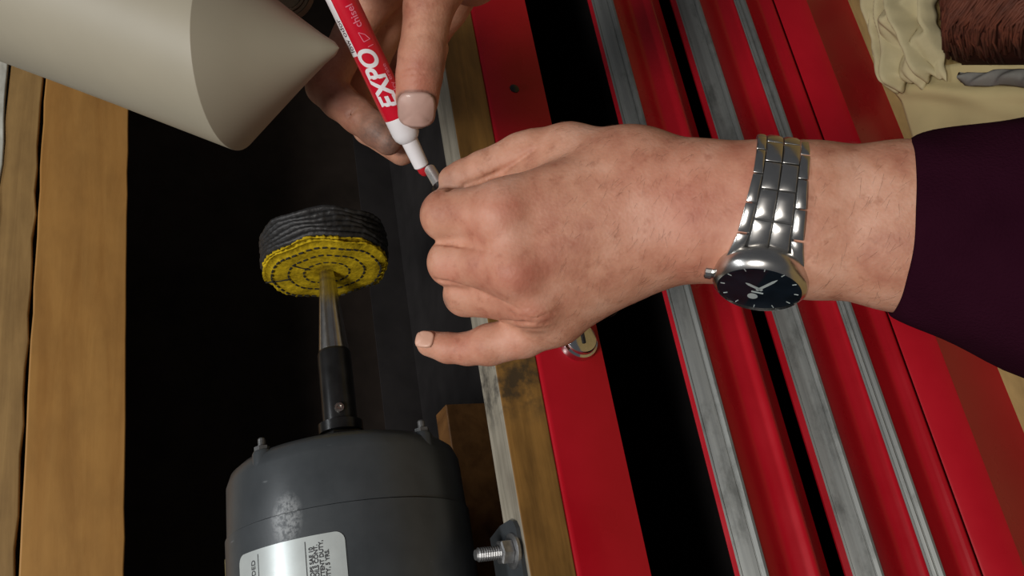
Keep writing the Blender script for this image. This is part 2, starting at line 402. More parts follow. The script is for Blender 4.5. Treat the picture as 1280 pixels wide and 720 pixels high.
# ------------------------------------------------------------------ beams under the motor
zb1 = H-.2505
def beam(y0, y1, label):
    v, f = box(CX0-.01, CX1+.01, y0, y1, zt-.0005, zb1)
    o = mesh_obj('wooden_beam', v, f, [MAT['beam'], MAT['beam_top']])
    for p in o.data.polygons:
        if p.normal.z > .9: p.material_index = 1
    return tag(bevel(o, .0015), label, 'beam')
beam(YF+.001, YF+.031, 'narrow brown beam with weathered grey top lying along the red chest edge')
bk0 = wpY(557, 505, .745); bk1 = wpY(606, 505, .745)
bl = mesh_obj('wooden_support', *box(CX0+.004, bk0[0], .745, .775, zpb+.0115, bk0[2]), MAT['block'])
tag(bevel(bl, .0015), 'brown wooden support behind the grey motor, ending just past it', 'beam')

# ------------------------------------------------------------------ motor
AY, AZ, R = .652, H-.164, .085
motor = thing('electric_motor', (.06, AY, zb1), 'dark grey cylindrical electric motor with white rating label and tapered spindle', 'motor')
XE = wpY(430, 572, AY)[0]
xs = XE-.052
mesh_obj('body', *lathe([(-.20, R*.6), (-.20, R-.01), (-.19, R-.002), (-.185, R), (xs-.0, R), (xs, R-.0015)], (0, AY, AZ), (1, 0, 0), 96), MAT['motor'], motor, autosm=40)
eb = mesh_obj('end_bell', *lathe([(xs-.001, R-.003), (xs+.0008, R-.0012), (XE-.016, R-.002), (XE-.008, R-.005), (XE-.003, R-.011), (XE, R-.020), (XE+.003, .034), (XE+.008, .031), (XE+.009, .016)], (0, AY, AZ), (1, 0, 0), 96), MAT['motor'], motor, autosm=40)
# through bolts round the end bell
for ang in (58, 148, 238, 328):
    c = math.cos(math.radians(ang)); s = math.sin(math.radians(ang))
    by, bz = AY-c*(R-.009), AZ+s*(R-.009)
    lug = mesh_obj('lug', *lathe([(XE-.03, .0075), (XE-.006, .0075), (XE-.004, .0065)], (0, by+c*.001, bz-s*.001), (1, 0, 0), 20), MAT['motor'], eb, autosm=40)
    nt = mesh_obj('bolt', *join([lathe([(XE-.006, .0052), (XE-.001, .0052)], (0, by, bz), (1, 0, 0), 6), lathe([(XE-.002, .0026), (XE+.004, .0026), (XE+.005, .002)], (0, by, bz), (1, 0, 0), 12)]), MAT['dull_zinc'], motor)
# foot that is bolted to the front beam
bp = wpZ(651, 684, zb1+.003)
pts = [(-.03, .553), (.094, .553), (.0985, .556), (.100, .5605), (.100, .60), (-.03, .60)]
pts = [(bp[0]-.12, YF+.004), (bp[0]+.013, YF+.004), (bp[0]+.018, YF+.007), (bp[0]+.020, YF+.012), (bp[0]+.020, YF+.030), (bp[0]+.016, YF+.05), (bp[0]-.12, YF+.05)]
V = [(x, y, zb1) for x, y in pts]+[(x, y, zb1+.003) for x, y in pts]; n = len(pts)
Fc = [tuple(range(n))[::-1], tuple(range(n, 2*n))]+[(i, (i+1) % n, n+(i+1) % n, n+i) for i in range(n)]
mesh_obj('foot', V, Fc, MAT['motor'], motor)
mesh_obj('saddle', *box(bp[0]-.13, bp[0]-.03, YF+.03, .775, zb1-.001, zb1+.006), MAT['dark_iron'], motor)
# mounting bolt
by_ = min(max(bp[1], YF+.013), YF+.02)
mb = thing('mounting_bolt', (bp[0], by_, zb1+.003), 'zinc hex nut and threaded bolt end standing on the beam beside the motor', 'bolt')
def thread(r, z0, z1, pitch=.0016):
    p = []; z = z0
    while z < z1-pitch: p += [(z, r*.84), (z+pitch*.5, r)]; z += pitch
    return p+[(z, r*.84), (z1, r*.7)]
mesh_obj('washer', *lathe([(-.0002, .0115), (.0018, .0115), (.0022, .0108), (.0022, .004)], (bp[0], by_, zb1+.003), (0, 0, 1), 32), MAT['zinc'], mb, autosm=40)
mesh_obj('nut', *lathe([(.002, .0070), (.0028, .0082), (.0095, .0082), (.0105, .0070)], (bp[0], by_, zb1+.003), (0, 0, 1), 6, (1, .35, 0)), MAT['zinc'], mb)
mesh_obj('threaded_shank', *lathe(thread(.0046, 0, .027), (bp[0], by_, zb1+.003), (0, 0, 1), 20, cap=(True, True)), MAT['zinc'], mb)

# arbor: black sleeve, set screws, tapered steel spindle
def ax_at(py): return wpY(413, py, AY)[0]
x440 = ax_at(438); xtip = ax_at(322)
ab = mesh_obj('arbor_sleeve', *lathe([(XE+.004, .0125), (XE+.018, .0125), (XE+.0185, .0165), (XE+.026, .0165), (XE+.0268, .0128), (x440-.004, .0128), (x440-.002, .0122), (x440, .011)], (0, AY, AZ), (1, 0, 0), 40), MAT['dark_iron'], motor, autosm=35)
mesh_obj('collar', *lathe([(XE+.008, .0185), (XE+.0090, .0195), (XE+.0155, .0195), (XE+.0165, .0185)], (0, AY, AZ), (1, 0, 0), 6), MAT['dark_iron'], motor)
mesh_obj('set_screw', *lathe([(0, .0035), (.003, .0035), (.0031, .0018), (.001, .0016)], (XE+.034, AY-.0122, AZ+.003), (0, -1, .2), 12), MAT['steel'], ab)
prof = []
nth = 26
for i in range(nth+1):
    t = i/nth; x = x440-.004+(xtip+.035-x440)*t; r = .0118*(1-t)+.0022*t
    prof += [(x, r)]
mesh_obj('tapered_spindle', *lathe(prof, (0, AY, AZ), (1, 0, 0), 32), MAT['steel'], motor, autosm=25)

# rating label wrapped on the body
def on_motor(x, ang, h): return np.array([x, AY-math.cos(ang)*(R+h), AZ+math.sin(ang)*(R+h)])
def motor_hit(px, py, Rr=R+.0004):
    r = ray(px, py); o = CAMLOC-np.array([0, AY, AZ])
    a = r[1]**2+r[2]**2; b = 2*(o[1]*r[1]+o[2]*r[2]); c = o[1]**2+o[2]**2-Rr**2
    d = b*b-4*a*c
    t = (-b-math.sqrt(max(d, 0)))/(2*a); q = CAMLOC+r*t
    return q[0], math.atan2(q[2]-AZ, -(q[1]-AY))
lx_r, la_b = motor_hit(431, 672); lx_l, la_t = motor_hit(299, 695)
lx1 = motor_hit(360, 676)[0]
lx0 = lx1-.075
lab = None
def wrapped_plate(name, x0, x1, a0, a1, h, rad, mat, parent, thick=.0003):
    n = 28; W = x1-x0; Hh = (a1-a0)*R
    out = []
    for cx, cy, st in ((x1-rad, Hh-rad, 0), (x0+rad, Hh-rad, 90), (x0+rad, rad, 180), (x1-rad, rad, 270)):
        for k in range(7):
            t = math.radians(st+90*k/6); out.append((cx+rad*math.cos(t), cy+rad*math.sin(t)))
    bm = bmesh.new(); vs = [bm.verts.new((x, y, 0)) for x, y in out]; bm.faces.new(vs)
    for k in range(1, 24):
        y = Hh*k/24
        bmesh.ops.bisect_plane(bm, geom=bm.verts[:]+bm.edges[:]+bm.faces[:], plane_co=(0, y, 0), plane_no=(0, 1, 0))
    r = bmesh.ops.extrude_face_region(bm, geom=bm.faces[:])
    for v in [g for g in r['geom'] if isinstance(g, bmesh.types.BMVert)]: v.co.z += thick
    bm.verts.index_update()
    V = [on_motor(v.co.x, a0+v.co.y/R, h+v.co.z) for v in bm.verts]; Fc = [[v.index for v in f.verts] for f in bm.faces]; bm.free()
    return mesh_obj(name, V, Fc, mat, parent, autosm=40)
lab = wrapped_plate('rating_label', lx0, lx1, la_b, la_t, .0002, .006, MAT['label'], motor)
lab['label'] = 'silver-white rating label'
def text_mesh(s, size, shear=0, offset=0, sx=1.0):
    c = bpy.data.curves.new('tx', 'FONT'); c.body = s; c.size = size; c.shear = shear; c.offset = offset; c.align_x = 'LEFT'
    o = bpy.data.objects.new('tx', c); COL.objects.link(o)
    dg = bpy.context.evaluated_depsgraph_get(); m = bpy.data.meshes.new_from_object(o.evaluated_get(dg))
    bm = bmesh.new(); bm.from_mesh(m)
    bmesh.ops.triangulate(bm, faces=bm.faces[:])
    long_e = [e for e in bm.edges if e.calc_length() > size*.25]
    if long_e: bmesh.ops.subdivide_edges(bm, edges=long_e, cuts=2)
    bmesh.ops.triangulate(bm, faces=bm.faces[:])
    bm.verts.index_update()
    V = np.array([(v.co.x*sx, v.co.y, 0) for v in bm.verts]); Fc = [[v.index for v in f.verts] for f in bm.faces]; bm.free()
    bpy.data.objects.remove(o); bpy.data.curves.remove(c); bpy.data.meshes.remove(m)
    return V, Fc
def label_text(s, ang, size, x_end=None, x_start=None, bold=0):
    V, Fc = text_mesh(s, size, 0, bold)
    wdt = V[:, 0].max()
    x0 = x_end-wdt if x_end is not None else x_start
    P = [on_motor(x0+v[0], ang+v[1]/R, .0008) for v in V]
    return mesh_obj('lettering', P, Fc, MAT['ink'], lab)
a_ = lambda px, py: motor_hit(px, py)[1]
xe = lx1-.004
label_text('GROUNDED', a_(319, 700), .0050, x_end=lx1-.006)
label_text('DROPS SAE 10', a_(391, 690), .0036, x_end=xe-.003, bold=.0001)
label_text('OVEROILS CONT.', a_(397, 690), .0036, x_end=xe-.002, bold=.0001)
label_text('INTERMITTENT DUTY,', a_(404, 690), .0036, x_end=xe, bold=.0001)
label_text('DUTY, 5 YRS.', a_(411, 690), .0036, x_end=xe-.006, bold=.0001)
for ang in (a_(322.5, 690), a_(382, 690)):
    V = []; 
    for x in (lx0+.002, lx1-.003): V += [on_motor(x, ang-.0024, .0008), on_motor(x, ang+.0024, .0008)]
    mesh_obj('rule_line', V, [(0, 1, 3, 2)], MAT['ink'], lab)
# worn pale patch in the paint above the label
_q = motor_hit(357, 648); wear_c = on_motor(_q[0], _q[1], 0)
def wear(m, c):
    nt = m.node_tree; L = nt.links; bs = nt.nodes['Principled BSDF']; src = bs.inputs['Base Color'].links[0].from_socket
    g = nt.nodes.new('ShaderNodeNewGeometry'); vm = nt.nodes.new('ShaderNodeVectorMath'); vm.operation = 'SUBTRACT'; vm.inputs[1].default_value = tuple(c); L.new(g.outputs['Position'], vm.inputs[0])
    v2 = nt.nodes.new('ShaderNodeVectorMath'); v2.operation = 'MULTIPLY'; v2.inputs[1].default_value = (.75, 1.15, 1.15); L.new(vm.outputs[0], v2.inputs[0])
    ln = nt.nodes.new('ShaderNodeVectorMath'); ln.operation = 'LENGTH'; L.new(v2.outputs[0], ln.inputs[0])
    f = nt.nodes.new('ShaderNodeMapRange'); f.inputs[1].default_value = .007; f.inputs[2].default_value = .014; f.inputs[3].default_value = 1; f.inputs[4].default_value = 0; L.new(ln.outputs['Value'], f.inputs[0])
    n = noise(nt, g.outputs['Position'], 330, 6, .7); r = ramp(nt, n.outputs['Fac'], [(.40, (0, 0, 0, 1)), (.56, (1, 1, 1, 1))])
    mu = nt.nodes.new('ShaderNodeMath'); mu.operation = 'MULTIPLY'; L.new(f.outputs[0], mu.inputs[0]); L.new(r, mu.inputs[1])
    L.new(mixc(nt, mu.outputs[0], src, (.22, .23, .235, 1)), bs.inputs['Base Color'])
wear(MAT['motor'], wear_c)
wrapped_plate('side_tag', lx1-.085, motor_hit(268, 702)[0], a_(272, 712), a_(257, 712), .0002, .003, simple('tan_tag', srgb(150, 136, 96), .5), motor)

# ------------------------------------------------------------------ buffing wheel
BR = .0500
bxw = ax_at(330)-.007
buff = thing('buffing_wheel', (bxw, AY, AZ-BR), 'yellow stitched cloth buffing wheel with blackened rim on the tapered spindle', 'buffing wheel')
rb = random.Random(5)
def ruffle(R0, amp, seed, n=180):
    g = random.Random(seed); ph = [g.random()*6.28 for _ in range(8)]
    return [R0+amp*(math.sin(5*t+ph[0])*.35+math.sin(13*t+ph[1])*.3+math.sin(29*t+ph[2])*.25+math.sin(61*t+ph[3])*.3)+amp*.5*(g.random()-.5) for t in np.linspace(0, 2*math.pi, n, endpoint=False)]
def disc(x0, x1, R0, amp, seed, r_in=.004, dome=.003):
    n = 180; V = []; Fc = []; rr_ = ruffle(R0, amp, seed)
    rings = [r_in, R0*.3, R0*.45, R0*.6, R0*.75, R0*.88, None]
    g = random.Random(seed+9)
    for side in (0, 1):
        for q in rings:
            for k in range(n):
                t = 2*math.pi*k/n; r = rr_[k]*.985 if q is None else q
                f = r/R0; x = (x0 if side == 0 else x1)
                puff = dome*(abs(math.sin(f*math.pi*3.1)))*.6*(1 if side == 0 else -1)
                edge = dome*1.3*max(0, (f-.85)/.15)**2*(1 if side == 0 else -1)
                wob = .0012*math.sin(7*t+seed)*f*f
                V.append((x-puff+edge+wob, AY+r*math.cos(t), AZ+r*math.sin(t)))
    m_ = len(rings)
    for side in (0, 1):
        for i in range(m_-1):
            for k in range(n):
                a0 = side*m_*n+i*n; Fc.append((a0+k, a0+(k+1) % n, a0+n+(k+1) % n, a0+n+k))
    a0 = (m_-1)*n; b0 = m_*n+(m_-1)*n
    for k in range(n): Fc.append((a0+k, a0+(k+1) % n, b0+(k+1) % n, b0+k))
    for k in range(n): Fc.append((k, (k+1) % n, m_*n+(k+1) % n, m_*n+k))
    return V, Fc
mesh_obj('cloth_ply', *disc(bxw, bxw+.0035, BR, .0010, 1), MAT['yellow_cloth'], buff, smooth=True)
mesh_obj('cloth_ply', *disc(bxw+.0035, bxw+.007, BR*.985, .0013, 2), MAT['yellow_cloth'], buff, smooth=True)
for i in range(6):
    mesh_obj('blackened_ply', *disc(bxw+.006+.0042*i, bxw+.0107+.0042*i, BR*(1.02+.012*(i % 2)), .0009, 20+i, dome=.001), MAT['rim_cloth'], buff, smooth=True)
st_mesh = None
for rad, cnt in ((BR*.36, 18), (BR*.60, 30), (BR*.86, 44)):
    for k in range(cnt):
        t = 2*math.pi*(k+.3)/cnt; ln = 2*math.pi*rad/cnt*.30
        f = rad/BR; xo = bxw-.003*abs(math.sin(f*math.pi*3.1))*.6-.0003+.0012*math.sin(7*t+1)*f*f
        if st_mesh is None:
            st_mesh = bpy.data.meshes.new('stitch'); v, fc = box(-.0006, .0005, -1, 1, -.0006, .0006); st_mesh.from_pydata(v.tolist(), [], fc); st_mesh.materials.append(MAT['stitch'])
        o = bpy.data.objects.new('stitch', st_mesh); link(o, buff)
        o.location = np.array([xo, AY+rad*math.cos(t), AZ+rad*math.sin(t)])-base_of(buff); o.scale = (1, ln, 1); o.rotation_euler = (t+math.pi/2, 0, 0)
for a0, r0, r1 in ((-.05+math.pi*.62, .3, .62), (math.pi*.36, .62, .98)):
    p = [(bxw-.0014, AY+BR*r*math.cos(a0+.1*(r-r0)), AZ+BR*r*math.sin(a0+.1*(r-r0))) for r in np.linspace(r0, r1, 6)]
    mesh_obj('slit', *tube(p, .0006, 6), MAT['stitch'], buff)

# ------------------------------------------------------------------ beige duct with conical end
duct_path = [(290, 71, .450, 116), (220, 44, .462, 116), (145, 15, .477, 116), (60, -18, .497, 117), (-40, -57, .525, 119), (-180, -111, .59, 122), (-420, -200, .72, 124), (-800, -340, .98, 126)]
C3 = [wp(px, py, d) for px, py, d, r in duct_path]
nrm_img = np.array([.994, .0, -.11]); nrm_img /= np.linalg.norm(nrm_img)       # right and towards the camera
N0 = M @ np.array([nrm_img[0], -0.0, nrm_img[2]*-1])
e_v = M @ np.array([0, -1., 0]); e_v -= N0*(e_v@N0); e_v /= np.linalg.norm(e_v); e_h = np.cross(N0, e_v)
duct = thing('duct', tuple(C3[0]), 'beige plastic pipe with a seamed conical end above the planks', 'pipe')
n = 64; V = []; Fc = []
radii = [r*d/F for px, py, d, r in duct_path]
for c, r in zip(C3, radii):
    for k in range(n):
        t = 2*math.pi*k/n; V.append(c+(e_v*math.cos(t)+e_h*math.sin(t))*r)
for i in range(len(C3)-1):
    for k in range(n): Fc.append((i*n+k, i*n+(k+1) % n, (i+1)*n+(k+1) % n, (i+1)*n+k))
Fc.append(tuple((len(C3)-1)*n+k for k in range(n)))
mesh_obj('pipe', V, Fc, MAT['beige'], duct, autosm=60)
apex = wp(424, 60, .442)
V = []; Fc = []
for f, q in ((-.012, .992), (0.0, 1.0), (.006, .996), (.3, .70), (.6, .40), (.85, .16), (.96, .07), (1.0, .0)):
    c = C3[0]*(1-f)+apex*f
    for k in range(n):
        t = 2*math.pi*k/n; V.append(c+(e_v*math.cos(t)+e_h*math.sin(t))*radii[0]*max(q, .002))
for i in range(7):
    for k in range(n): Fc.append((i*n+k, i*n+(k+1) % n, (i+1)*n+(k+1) % n, (i+1)*n+k))
co = mesh_obj('conical_end', V, Fc, MAT['beige'], duct, autosm=60)
fc_ = wp(352, -14, .520); fax = M @ np.array([.35, -.1, 1.0])
mesh_obj('ring_fitting', *lathe([(-.02, .013), (-.004, .0165), (0, .0185), (.0015, .0185), (.002, .016), (.0005, .0155), (.0005, .0138), (.0018, .0132), (.0018, .0118), (0, .0112), (-.001, .0005)], fc_, fax, 40), MAT['brass'], duct, autosm=40)

# ------------------------------------------------------------------ things on the floor
def lattice(nx, ny): return [(i*(ny+1)+j, (i+1)*(ny+1)+j, (i+1)*(ny+1)+j+1, i*(ny+1)+j+1) for i in range(nx) for j in range(ny)]
def bil(c, u, v): return (c[0]*(1-u)+c[1]*u)*(1-v)+(c[3]*(1-u)+c[2]*u)*v
# canvas sheet
cc = [wpZ(1118, 92, .001), wpZ(1330, 60, .001), wpZ(1500, 420, .001), wpZ(1195, 330, .001)]
V = []; nx = 60
for i in range(nx+1):
    for j in range(nx+1):
        u, v = i/nx, j/nx; q = bil(cc, u, v)
        h = .0015+.004*math.sin(u*9+v*4)**2*v+.006*math.exp(-((v-.10-.10*u)/.035)**2)+.004*math.exp(-((v-.35*u-.02)/.05)**2)
        V.append(q+np.array([0, 0, h]))
sh = mesh_obj('canvas_sheet', V, lattice(nx, nx), MAT['sheet'], smooth=True)
so = sh.modifiers.new('s', 'SOLIDIFY'); so.thickness = .0012
tag(sh, 'flat cream canvas sheet spread on the floor beside the red chest', 'cloth')
# crumpled rag
cc = [wpZ(1082, -60, .002), wpZ(1180, -60, .002), wpZ(1192, 98, .002), wpZ(1130, 114, .002)]
rg = random.Random(21); tents = []
for i in range(11):
    a = rg.random()*math.pi*.5+math.pi*.30+(.25*rg.random()); tents.append((rg.random(), rg.random(), math.cos(a), math.sin(a), .09+.14*rg.random(), .35+.5*rg.random(), .018+.026*rg.random()))
V = []; nx = 90
for i in range(nx+1):
    for j in range(nx+1):
        u, v = i/nx, j/nx
        uu = u+.035*math.sin(v*17+2)+.02*math.sin(v*41); vv = v+.04*math.sin(u*14)+.02*math.sin(u*37+1)
        q = bil(cc, u+(uu-u)*(.4 if 0 < u < 1 else 1), v+(vv-v)*(.5 if 0 < v < 1 else 1))
        h = 0
        for (tu, tv, ca, sa, wd, ln, hh) in tents:
            s = (u-tu)*ca+(v-tv)*sa; w2 = -(u-tu)*sa+(v-tv)*ca
            h = max(h, hh*max(0, 1-abs(w2)/wd)*max(0, 1-abs(s)/ln)**.6+.004)
        ed = min(u, v, 1-u, 1-v); h = .003+h*min(1, ed/.05+.15)
        V.append(q+np.array([0, 0, .005+h]))
rag = mesh_obj('crumpled_rag', V, lattice(nx, nx), MAT['rag'], smooth=True)
rag.modifiers.new('s', 'SOLIDIFY').thickness = .0015
sm = rag.modifiers.new('sm', 'SMOOTH'); sm.iterations = 5
tag(rag, 'crumpled cream cotton rag heaped on the canvas sheet', 'rag')
# folded grey cloth
cc = [wpZ(1216, 92, .004), wpZ(1340, 84, .004), wpZ(1340, 112, .004), wpZ(1212, 108, .004)]
V = []
for i in range(31):
    for j in range(13):
        u, v = i/30, j/12; q = bil(cc, u, v+.06*math.sin(u*11)); V.append(q+np.array([0, 0, .009+.007*math.sin(v*math.pi)*(1-.3*math.sin(u*7))+.003*math.sin(u*23+v*5)]))
gc = mesh_obj('grey_cloth', V, lattice(30, 12), MAT['greycloth'], smooth=True); gc.modifiers.new('s', 'SOLIDIFY').thickness = .008
tag(gc, 'folded grey cloth lying between the brown fibre bundle and canvas sheet', 'cloth')
# fibre bundle
fb = thing('fibre_bundle', tuple(wpZ(1250, 20, 0)), 'dark reddish-brown bundle of coarse fibres lying beside the cream rag', 'fibre bundle')
cc = [wpZ(1194, -70, 0), wpZ(1400, -70, 0), wpZ(1400, 82, 0), wpZ(1206, 82, 0)]
V = []
for i in range(41):
    for j in range(41):
        u, v = i/40, j/40; q = bil(cc, u, v); e = min(u, v, 1-u, 1-v)
        V.append(q+np.array([0, 0, .004+.05*min(1, e/.25)**.5]))
mesh_obj('core', V, lattice(40, 40), simple('brown_core', srgb(54, 28, 19), .9, spec=.1), fb, smooth=True)
parts = []; rf = random.Random(4)
for i in range(420):
    u0, v0 = rf.random()*1.1-.1, .6+.6*rf.random()*1.0
    if i % 2: u0, v0 = rf.random()*.4-.05, rf.random()*.95
    p = []
    for k in range(7):
        t = k/6; u = u0+.55*t; v = v0-.75*t-.25*t*t*rf.random()*.3
        if not (0.0 <= u <= 1 and 0.0 <= v <= 1.0): continue
        e = min(u, v, 1-u, 1-v); p.append(bil(cc, u, v)+np.array([0, 0, .006+.05*min(1, e/.25)**.5+.004*rf.random()]))
    if len(p) > 2: parts.append(tube(p, .0009+.0008*rf.random(), 5))
fs = mesh_obj('strands', *join(parts), MAT['fibre'], fb, smooth=True); fs['kind'] = 'stuff'

# ------------------------------------------------------------------ hands: signed distance field + surface nets
class Field:
    def __init__(s, lo, hi, h):
        s.lo = np.array(lo, float); s.h = h; s.n = np.ceil((np.array(hi)-s.lo)/h).astype(int)+1
        s.d = np.full(s.n, 60., np.float32)
    def sub(s, lo, hi):
        i0 = np.maximum(np.floor((lo-s.lo)/s.h).astype(int), 0); i1 = np.minimum(np.ceil((hi-s.lo)/s.h).astype(int)+1, s.n)
        if (i1 <= i0).any(): return None
        sl = tuple(slice(a, b) for a, b in zip(i0, i1))
        g = [s.lo[k]+s.h*np.arange(i0[k], i1[k]) for k in range(3)]
        return sl, np.stack(np.meshgrid(*g, indexing='ij'), -1).astype(np.float32)
    @staticmethod
    def smin(a, b, k):
        h = np.clip(.5+.5*(b-a)/k, 0, 1); return b*(1-h)+a*h-k*h*(1-h)
    def cone(s, a, b, ra, rb, k=4., sz=1.0, bend=None):
        a = np.array(a, np.float32); b = np.array(b, np.float32); m = max(ra, rb)+k+8
        r = s.sub(np.minimum(a, b)-m, np.maximum(a, b)+m)
        if r is None: return
        sl, P = r; S = np.array([1, 1, sz], np.float32)
        A, B = a*S, b*S; Q = P*S-A; ab = B-A
        t = np.clip((Q@ab)/(ab@ab+1e-9), 0, 1)
        d = np.linalg.norm(Q-t[..., None]*ab, axis=-1)-(ra+(rb-ra)*t)
        s.d[sl] = s.smin(s.d[sl], d, k)
    def chain(s, pts, k=3., k0=None):
        for i in range(len(pts)-1):
            (a, ra), (b, rb) = pts[i], pts[i+1]; s.cone(a, b, ra, rb, k if (i or k0 is None) else k0)
    def carve(s, a, b, r, k=1.5):
        """shallow groove along a-b"""
        a = np.array(a, np.float32); b = np.array(b, np.float32); m = r+k+6
        q = s.sub(np.minimum(a, b)-m, np.maximum(a, b)+m)
        if q is None: return
        sl, P = q; ab = b-a; Q = P-a; t = np.clip((Q@ab)/(ab@ab+1e-9), 0, 1)
        d = r-np.linalg.norm(Q-t[..., None]*ab, axis=-1)
        s.d[sl] = -s.smin(-s.d[sl], -d, k)
    def surf(s, px, py):
        for d in np.arange(385, 560, .4):
            i = np.round((hm(px, py, d)-s.lo)/s.h).astype(int)
            if (i < 0).any() or (i >= s.n).any(): continue
            if s.d[tuple(i)] < .15: return hm(px, py, d)
        return None
    def crease(s, pl, r, k=.7):
        P = [s.surf(*p) for p in pl]; P = [p for p in P if p is not None]
        for a, b in zip(P[:-1], P[1:]):
            if np.linalg.norm(a-b) < 25: s.carve(a, b, r, k)
    def nets(s):
        D = s.d; n = s.n; ins = D < 0
        c = np.zeros(n-1, np.int8)
        for dx in (0, 1):
            for dy in (0, 1):
                for dz in (0, 1): c += ins[dx:n[0]-1+dx, dy:n[1]-1+dy, dz:n[2]-1+dz]
        act = (c > 0) & (c < 8); I = np.argwhere(act); idx = np.full(n-1, -1, np.int64); idx[act] = np.arange(len(I))
        acc = np.zeros((len(I), 3)); cnt = np.zeros(len(I))
        for ax in range(3):
            o = [k for k in range(3) if k != ax]
            for p in (0, 1):
                for q in (0, 1):
                    A = I.copy(); A[:, o[0]] += p; A[:, o[1]] += q; B = A.copy(); B[:, ax] += 1
                    da = D[tuple(A.T)]; db = D[tuple(B.T)]; m = (da < 0) != (db < 0)
                    t = da[m]/(da[m]-db[m]); X = A[m].astype(float); X[:, ax] += t
                    acc[m] += X; cnt[m] += 1
        V = s.lo+s.h*(acc/cnt[:, None])
        Fc = []
        for ax in range(3):
            u, v = (ax+1) % 3, (ax+2) % 3
            sl0 = [slice(None)]*3; sl1 = [slice(None)]*3; sl0[ax] = slice(0, -1); sl1[ax] = slice(1, None)
            a = ins[tuple(sl0)]; b = ins[tuple(sl1)]
            E = np.argwhere(a != b); fl = a[tuple(E.T)]
            ok = (E[:, u] > 0) & (E[:, v] > 0) & (E[:, u] < n[u]-1) & (E[:, v] < n[v]-1); E = E[ok]; fl = fl[ok]
            q = []
            for du, dv in ((1, 1), (0, 1), (0, 0), (1, 0)):
                X = E.copy(); X[:, u] -= du; X[:, v] -= dv; q.append(idx[tuple(X.T)])
            Q = np.stack(q, 1); Q[~fl] = Q[~fl][:, ::-1]; Fc.append(Q)
        return V, np.vstack(Fc)

HV = 0.95
# --- left hand and forearm (mm)
LH = Field(hm(500, 130, 400)-np.array([4, 8, 60]), (285, 75, 480), HV)
def L(px, py, d): return hm(px, py, d)
arm = [(1440, 300, 368, 31), (1130, 283, 395, 27), (1010, 275, 403, 24.6), (950, 268, 407, 22.6), (872, 262, 414, 21.8)]
for off in (-8.2, 8.2):
    for (x0, y0, d0, r0), (x1, y1, d1, r1) in zip(arm[:-1], arm[1:]):
        LH.cone(L(x0, y0, d0)+np.array([0, off, 0]), L(x1, y1, d1)+np.array([0, off, 0]), r0, r1, 9, 1.12)
wr = L(872, 263, 414)
# metacarpals and palm
LH.cone(wr+np.array([0, -7, 2]), L(790, 220, 424), 22, 18, 12, 1.1)
LH.cone(wr+np.array([0, 8, 2]), L(795, 310, 424), 22.3, 19, 12, 1.1)
LH.cone(L(790, 220, 424), L(634, 264, 418), 18, 14.5, 14)
LH.cone(L(800, 255, 419), L(650, 336, 415), 19, 14.2, 14)
LH.cone(L(798, 295, 421), L(672, 376, 422), 18, 13.2, 12)
LH.cone(L(795, 318, 425), L(696, 399, 431), 17, 11.6, 12)
LH.cone(L(780, 260, 436), L(680, 320, 440), 20, 16, 14)
# thumb
LH.cone(L(800, 212, 428), L(712, 193, 440), 16, 13.2, 14)
LH.cone(L(712, 193, 440), L(668, 191, 444), 13.2, 10.8, 10)
LH.cone(L(740, 230, 438), L(650, 235, 440), 14, 9, 12)
LH.chain([(L(668, 191, 444), 10.8), (L(650, 194, 446), 10.4), (L(604, 212, 449), 9.0), (L(580, 222, 451), 8.6), (L(566, 225, 452), 7.2)], 2.5, 4)
# knuckles
LH.cone(L(622, 270, 411), L(626, 268, 412), 10, 10, 6)
LH.cone(L(640, 340, 409), L(645, 338, 410), 10, 10, 6)
LH.cone(L(666, 384, 416), L(670, 382, 417), 9, 9, 5)
# flesh between neighbouring fingers
LH.cone(L(640, 300, 415), L(578, 300, 438), 11.5, 9, 7)
LH.cone(L(660, 356, 418), L(590, 351, 440), 10.5, 8.5, 6)
# fingers
LH.chain([(L(634, 264, 418), 14.2), (L(600, 268, 424), 12.6), (L(559, 269, 434), 12.3), (L(560, 262, 452), 10.5), (L(578, 250, 466), 8.8)], 2.6, 6)
LH.chain([(L(650, 336, 415), 13.8), (L(610, 331, 422), 11.6), (L(565, 328, 434), 11.4), (L(580, 322, 456), 9.8), (L(612, 316, 464), 9)], 2.2, 5)
LH.chain([(L(672, 376, 422), 12.8), (L(625, 371, 430), 10.6), (L(582, 368, 440), 10.4), (L(596, 362, 458), 9), (L(628, 352, 464), 8.4)], 2.2, 5)
LH.chain([(L(696, 399, 431), 11.4), (L(655, 420, 436), 10.2), (L(611, 431, 441), 9.9), (L(585, 436, 444), 7.9), (L(560, 435, 446), 7.3), (L(537, 429.5, 447), 6.4)], 2.2, 6)
# creases between the fingers, over the folded knuckles, and where the thumb web meets the hand
for pl, r in (([(531, 303), (545, 304), (560, 305), (575, 307), (590, 309), (603, 312)], 1.1), ([(603, 312), (615, 315)], .6),
              ([(545, 350), (560, 353), (575, 357), (590, 361), (605, 367)], 1.1), ([(605, 367), (620, 373), (635, 380), (650, 388)], .7),
              ([(560, 238), (580, 232), (600, 225), (620, 216), (640, 206), (655, 196), (668, 187)], 1.0),
              ([(612, 399), (625, 401), (640, 402), (655, 403), (670, 404), (685, 404)], .9), ([(636, 390), (650, 396), (665, 398), (680, 395), (692, 389)], .55), ([(645, 409), (660, 411), (676, 411), (690, 409)], .5), ([(655, 384), (668, 388), (680, 386)], .45),
              ([(574, 423), (572, 434), (571, 446)], .4), ([(608, 417), (604, 428), (603, 440)], .4), ([(614, 418), (610, 430), (609, 441)], .35), ([(553, 256), (556, 270), (554, 284)], .3), ([(880, 200), (884, 225), (886, 250)], .3)):
    LH.crease(pl, r)
